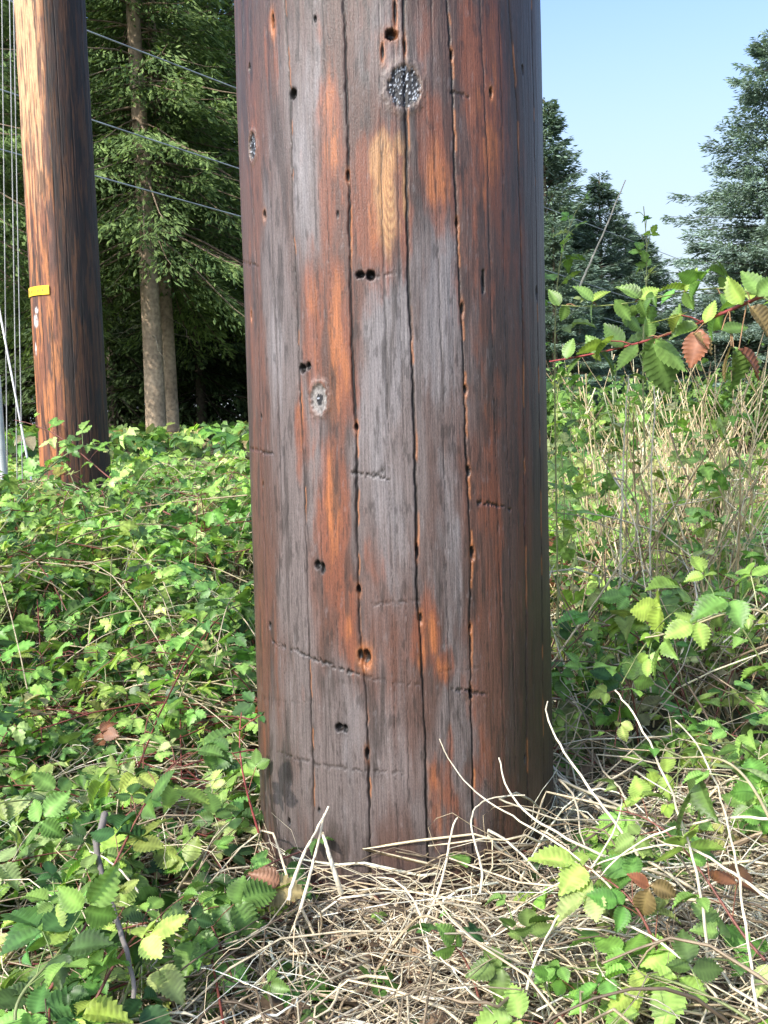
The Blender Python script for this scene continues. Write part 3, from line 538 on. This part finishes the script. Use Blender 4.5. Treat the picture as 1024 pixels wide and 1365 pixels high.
for p,r,l in [([(868,950,1.9),(866,820,1.9),(870,600,1.9),(880,480,1.9)],.0022,"tall pale dry stalk standing in the field"),
 ([(826,800,2.2),(830,640,2.2),(838,500,2.2)],.003,"tall pale dry stalk standing in the field"),
 ([(770,388,2.0),(800,320,2.0),(834,240,2.0)],.0022,"thin pale dry stalk leaning above the bramble"),
 ([(940,1320,1.0),(925,1150,1.0),(870,1000,1.03),(820,920,1.08)],.0018,"thin bleached grass stem curving beside the pole"),
 ([(850,1140,1.12),(800,1070,1.15),(745,990,1.22),(730,935,1.27)],.0020,"thin bleached grass stem curving beside the pole"),
 ([(900,1180,1.08),(760,1120,1.1),(690,1070,1.15),(665,1010,1.2)],.0019,"thin bleached grass stem curving beside the pole"),
 ([(820,1190,1.05),(720,1110,1.12),(640,1060,1.2),(586,985,1.24)],.0014,"thin bleached grass stem curving beside the pole"),
 ([(560,1240,1.15),(590,1170,1.18),(600,1120,1.2),(610,1090,1.22)],.002,"broken straw standing at the pole foot"),
 ([(640,1190,1.12),(635,1130,1.15),(632,1080,1.2),(700,1060,1.22)],.0016,"broken straw standing at the pole foot"),
 ([(385,1200,1.12),(400,1150,1.14),(420,1110,1.16),(438,1075,1.18)],.0024,"dry bent grass blades standing at the pole foot"),
 ([(400,1215,1.12),(415,1160,1.14),(425,1120,1.16),(432,1085,1.18)],.0022,"dry bent grass blades standing at the pole foot"),
 ([(455,1190,1.17),(445,1160,1.17),(436,1130,1.19),(430,1110,1.2)],.0036,"short dry twig standing at the pole foot"),
 ([(575,1290,1.08),(560,1220,1.12),(535,1180,1.17),(500,1170,1.2)],.0018,"broken straw standing at the pole foot"),
 ([(250,1300,1.12),(200,1210,1.15),(160,1160,1.2),(120,1135,1.25)],.0018,"pale curved dry stem over the brambles"),
 ([(1010,1350,.9),(990,1200,.95),(960,1060,.98),(900,960,1.0)],.0017,"thin bleached grass stem curving beside the pole"),
 ([(1060,1100,.95),(980,1090,.98),(880,1110,1.02),(800,1170,1.05)],.0017,"thin bleached grass stem curving beside the pole"),
 ([(960,1340,.95),(870,1250,1.0),(760,1220,1.05),(650,1250,1.08)],.0017,"thin bleached grass stem curving beside the pole"),
 ([(700,1330,1.0),(740,1230,1.03),(800,1140,1.08),(830,1060,1.12)],.0017,"thin bleached grass stem curving beside the pole"),
 ([(1030,1200,.95),(940,1140,1.0),(860,1130,1.05),(720,1190,1.1)],.0017,"thin bleached grass stem curving beside the pole")]:
    stalk(p,r,SC,l)
o=stalk([(140,1085,1.24),(130,1120,1.18),(135,1160,1.12),(160,1240,1.03),(178,1330,.97)],.0048,[.17,.15,.14],"dark grey bent fallen branch lying in the brambles",'fallen_branch')
o["category"]="branch"; del o["group"]; o.data.materials[0]=M_bark
a=Acc(); P=np.array([at(350,1190,1.2)]); place(a,T_hi,P,np.array([[.9,-.2,.15]]),np.array([[.1,-.7,.8]]),.055,np.array([[.33,.26,.12]]))
P2=np.array([at(372,1178,1.2)]); place(a,T_hi,P2,np.array([[-.5,-.1,.3]]),np.array([[.2,-.8,.6]]),.038,np.array([[.30,.15,.09]]))
o=a.obj('dead_leaf',M_leaf); tag(o,"curled reddish dying leaf at the pole foot","leaf")
# ---------------------------------------------------------------- conifers
def conifer_mesh(seed,H,zb,R,nb,dens,spr,droop,colA,colB,trunk_r,dead=0,barkc=(.22,.17,.12),prof=.8,wk=1.0,bend=.002):
    r=np.random.default_rng(seed)
    ta=Acc(); K=40; tz=np.linspace(0,H,K); off=np.stack([bend*H*np.sin(tz*.3+seed),bend*H*np.cos(tz*.23+seed*2),tz],-1); off[:,:2]-=off[0,:2]
    bc_=np.array(barkc)[None]*(.75+.5*r.random((K,1)))
    tubes(ta,off[None],(trunk_r*(1-tz/H)**.9+.01)[None],9,bc_[None])
    def trunk(z): return np.stack([np.interp(z,tz,off[:,0]),np.interp(z,tz,off[:,1]),z],-1)
    u=r.random(nb)**.9; hz=zb+(H-zb)*u*.995; rel=(hz-zb)/(H-zb)
    L=R*np.clip(1-rel,0.02,1)**prof*(.65+.5*r.random(nb))+.12; az=r.random(nb)*2*np.pi
    e0=np.radians(-12+50*rel+8*r.normal(size=nb)); rad=np.stack([np.cos(az),np.sin(az),0*az],-1); side=np.stack([-np.sin(az),np.cos(az),0*az],-1)
    P0=trunk(hz)
    def bp(t,idx):
        l=L[idx]; return P0[idx]+rad[idx]*(l*t*np.cos(e0[idx]))[:,None]+np.array([0,0,1.])*(l*(t*np.sin(e0[idx])-droop*t**2*(1-rel[idx]*.6)+droop*.45*t**4))[:,None]
    tt=np.linspace(0,1,7); CP=np.stack([bp(np.full(nb,t),np.arange(nb)) for t in tt],1)
    tubes(ta,CP,(.008*L+.005)[:,None]*np.linspace(1,.2,7)[None],4,np.array(barkc)*.55)
    if dead:
        hz2=.8+(zb+1.5)*r.random(dead); az2=r.random(dead)*6.28; l2=.5+1.6*r.random(dead); q0=trunk(hz2); d2=np.stack([np.cos(az2),np.sin(az2),-.15+.2*r.normal(size=dead)],-1)
        t=np.linspace(0,1,7)[None,:,None]; P=q0[:,None]+l2[:,None,None]*(d2[:,None]*t+np.array([0,0,-.18])*t*t+.05*r.normal(size=(dead,7,3))*t)
        tubes(ta,P,.010*np.linspace(1,.3,7)[None]*np.ones((dead,1)),4,np.array([.28,.25,.19]))
    cnt=np.maximum((L*dens).astype(int),12); idx=np.repeat(np.arange(nb),cnt); n=len(idx)
    t=.12+.88*r.random(n)**.75; P=bp(t,idx); wmax=.30*L[idx]*(1.05-t)**.7+.05; wv=(2*r.random(n)-1)*wmax
    hang=np.abs(wv)*.35+ .22*r.random(n)**2*np.minimum(L[idx],1.5)*(droop*1.8)
    P=P+side[idx]*wv[:,None]-np.array([0,0,1.])*hang[:,None]+.03*r.normal(size=(n,3))
    D=rad[idx]*(.7+.3*r.random((n,1)))+side[idx]*(np.sign(wv)*(.3+.5*r.random(n)))[:,None]+np.array([0,0,1.])*(-.45*(droop>.3)-.15+.35*r.normal(size=n))[:,None]
    D=nrm(D+.2*r.normal(size=(n,3))); Nn=nrm(np.array([0,0,1.])+rad[idx]*.35+.55*r.normal(size=(n,3))); X=nrm(np.cross(D,Nn)); Zz=np.cross(X,D)
    ln=(spr*(.6+.9*r.random(n)))[:,None]; wd=ln*(.14+.10*r.random((n,1)))*wk
    V=np.stack([P,P+D*ln*.45+X*wd-Zz*wd*.3,P+D*ln,P+D*ln*.45-X*wd-Zz*wd*.3],1)
    bc=(.75+.5*r.random(nb))[idx][:,None]; mixv=np.clip(.25+.75*t*r.random(n)+.15*r.normal(size=n),0,1)[:,None]
    C=(np.array(colA)*(1-mixv)+np.array(colB)*mixv)*bc
    C=np.repeat(C[:,None],4,1); C[:,2]*=1.25
    ca=Acc(); ca.add(V,Q=(np.arange(n)[:,None]*4+np.arange(4)[None]),C=C)
    to=ta.obj('trunk',M_bark); co=ca.obj('crown',M_needle,False)
    return to.data,co.data,to,co
def put_tree(proto,x,y,rot,sc,label,group,name='conifer_tree',sxy=1.0):
    e=empty(name,(x,y,-.05),label,"conifer tree",group); e.rotation_euler=(0,0,rot); e.scale=(sc*sxy,sc*sxy,sc)
    for src in proto[2:]:
        o=src.copy(); scene.collection.objects.link(o); o.parent=e
        o.name=src.name.split('.')[0]
    return e
gA=(.05,.09,.03); gB=(.21,.29,.095)
bk=(.36,.27,.19)
A1=conifer_mesh(1,22,4.6,3.9,280,82,.16,.52,gA,gB,.25,12,bk,wk=.78)
A2=conifer_mesh(2,20,4.2,3.6,270,82,.16,.50,gA,gB,.19,10,bk,wk=.78)
A3=conifer_mesh(3,17,.3,3.3,290,48,.22,.34,(.025,.042,.018),(.085,.125,.045),.16,0,(.08,.065,.05))
B1=conifer_mesh(4,10,.4,2.4,280,135,.12,.20,(.11,.16,.13),(.21,.29,.22),.12,0,prof=.8,wk=.9)  # crown colours lightened and blued to paint in distance haze
B2=conifer_mesh(5,14,.8,4.2,330,115,.15,.22,(.16,.22,.19),(.28,.37,.31),.12,0,(.2,.18,.16),prof=.75,wk=.85)  # pale bluish crown colours stand in for haze
FG="fir trees at the edge of the woods"
def X_at(px,Y): return at(px,553,Y)[0]
for pr,px,Y,rot,sc in [(A1,207,24,0.4,1),(A2,229,25.5,2.0,1),(A2,60,27,4.0,1.05),(A1,-90,22,1.2,1),(A1,350,29,.9,1.05)]:
    put_tree(pr,X_at(px,Y),Y,rot,sc,"tall fir with bare lower trunk and drooping green branches",FG)
for Y,pxs in [(33,(150,275)),(38,range(-150,480,75)),(45,range(-120,560,70))]:
    for px in pxs:
        put_tree(A3,X_at(px+(15*rng.normal() if Y>33 else 0),Y),Y+rng.normal(),rng.random()*6.28,1.0+.3*rng.random(),"dense dark green fir standing in the woods",FG)
for px in (430,540,640):
    put_tree(A3,X_at(px,36),36,px*.1,.85,"dense dark green fir standing in the woods",FG)
for pr,px,pk,Y,HH,rot,sx in [(B1,728,130,28,10,0,1.3),(B1,690,90,31,10,1,1.1),(B1,801,232,30,10,2,1.5),(B1,765,270,33,10,3.3,1.5),(B1,858,312,31,10,4,1.7),(B1,835,300,35,10,5,1.7),(B1,905,400,36,10,.5,1.8),(B1,775,340,26,10,2.7,1.5),(B1,740,300,24,10,1.7,1.6),(B1,930,440,36,10,2.5,2.2),(B1,985,470,34,10,1.5,2.2),(B1,880,430,33,10,.2,2.0),(B1,820,380,30,10,.9,1.8),(B1,1040,450,33,10,.9,2.2)]:
    H_=at(px,pk,Y)[2]; put_tree(pr,X_at(px,Y),Y,rot,H_/HH,"dark green young fir against the sky",FG,sxy=sx)
for pr,px,pk,Y,HH,rot,sx in [(B2,1022,38,32,14,0.3,1.3),(B2,1090,120,30,14,1.9,1.1),(B2,985,330,36,14,3,1.6),(B2,1050,200,34,14,4.3,1.5)]:
    H_=at(px,pk,Y)[2]; put_tree(pr,X_at(px,Y),Y,rot,H_/HH,"full fir tinted blue green for haze against bright sky",FG,sxy=sx)
for pr in (A1,A2,A3,B1,B2):
    for o in pr[2:]: bpy.data.objects.remove(o)
def shrub(x,y,h,rw,seed):
    r=np.random.default_rng(seed); n=1800; e=empty('shrub',(x,y,0),"green leafy shrub at the edge of the clearing","shrub","shrubs along the field edge")
    sa=Acc(); k=14; an=r.random(k)*6.28; tip=np.stack([np.cos(an)*rw*.9*r.random(k),np.sin(an)*rw*.9*r.random(k),h*(.4+.6*r.random(k))],-1)
    z0=np.zeros((k,3)); tubes(sa,bez(z0,tip*np.array([.4,.4,.8]),tip,8),.02*np.linspace(1,.3,8)[None]*np.ones((k,1)),4,np.array([.12,.09,.06]))
    sa.obj('stem',M_bark,parent=e)
    c=tip[r.integers(0,k,n)]; P=c+r.normal(size=(n,3))*np.array([rw*.22,rw*.22,h*.18]); P[:,2]=np.abs(P[:,2]-.02)
    a_=r.random(n)*6.28; la=Acc(); place(la,T_lo,P,np.stack([np.cos(a_),np.sin(a_),-.3+.4*r.normal(size=n)],-1),np.array([0,0,1.])+.6*r.normal(size=(n,3)),.05+.06*r.random(n),np.array([[.15,.24,.06]])*(.4+1.2*r.random((n,1))))
    la.obj('leaf_cluster',M_leaf,parent=e)
for i_,(px,Y,h,rw) in enumerate([(745,11,.95,.8),(850,14,.9,1.0),(1000,12,1.0,1.0)]):
    shrub(X_at(px,Y),Y,h,rw,50+i_)
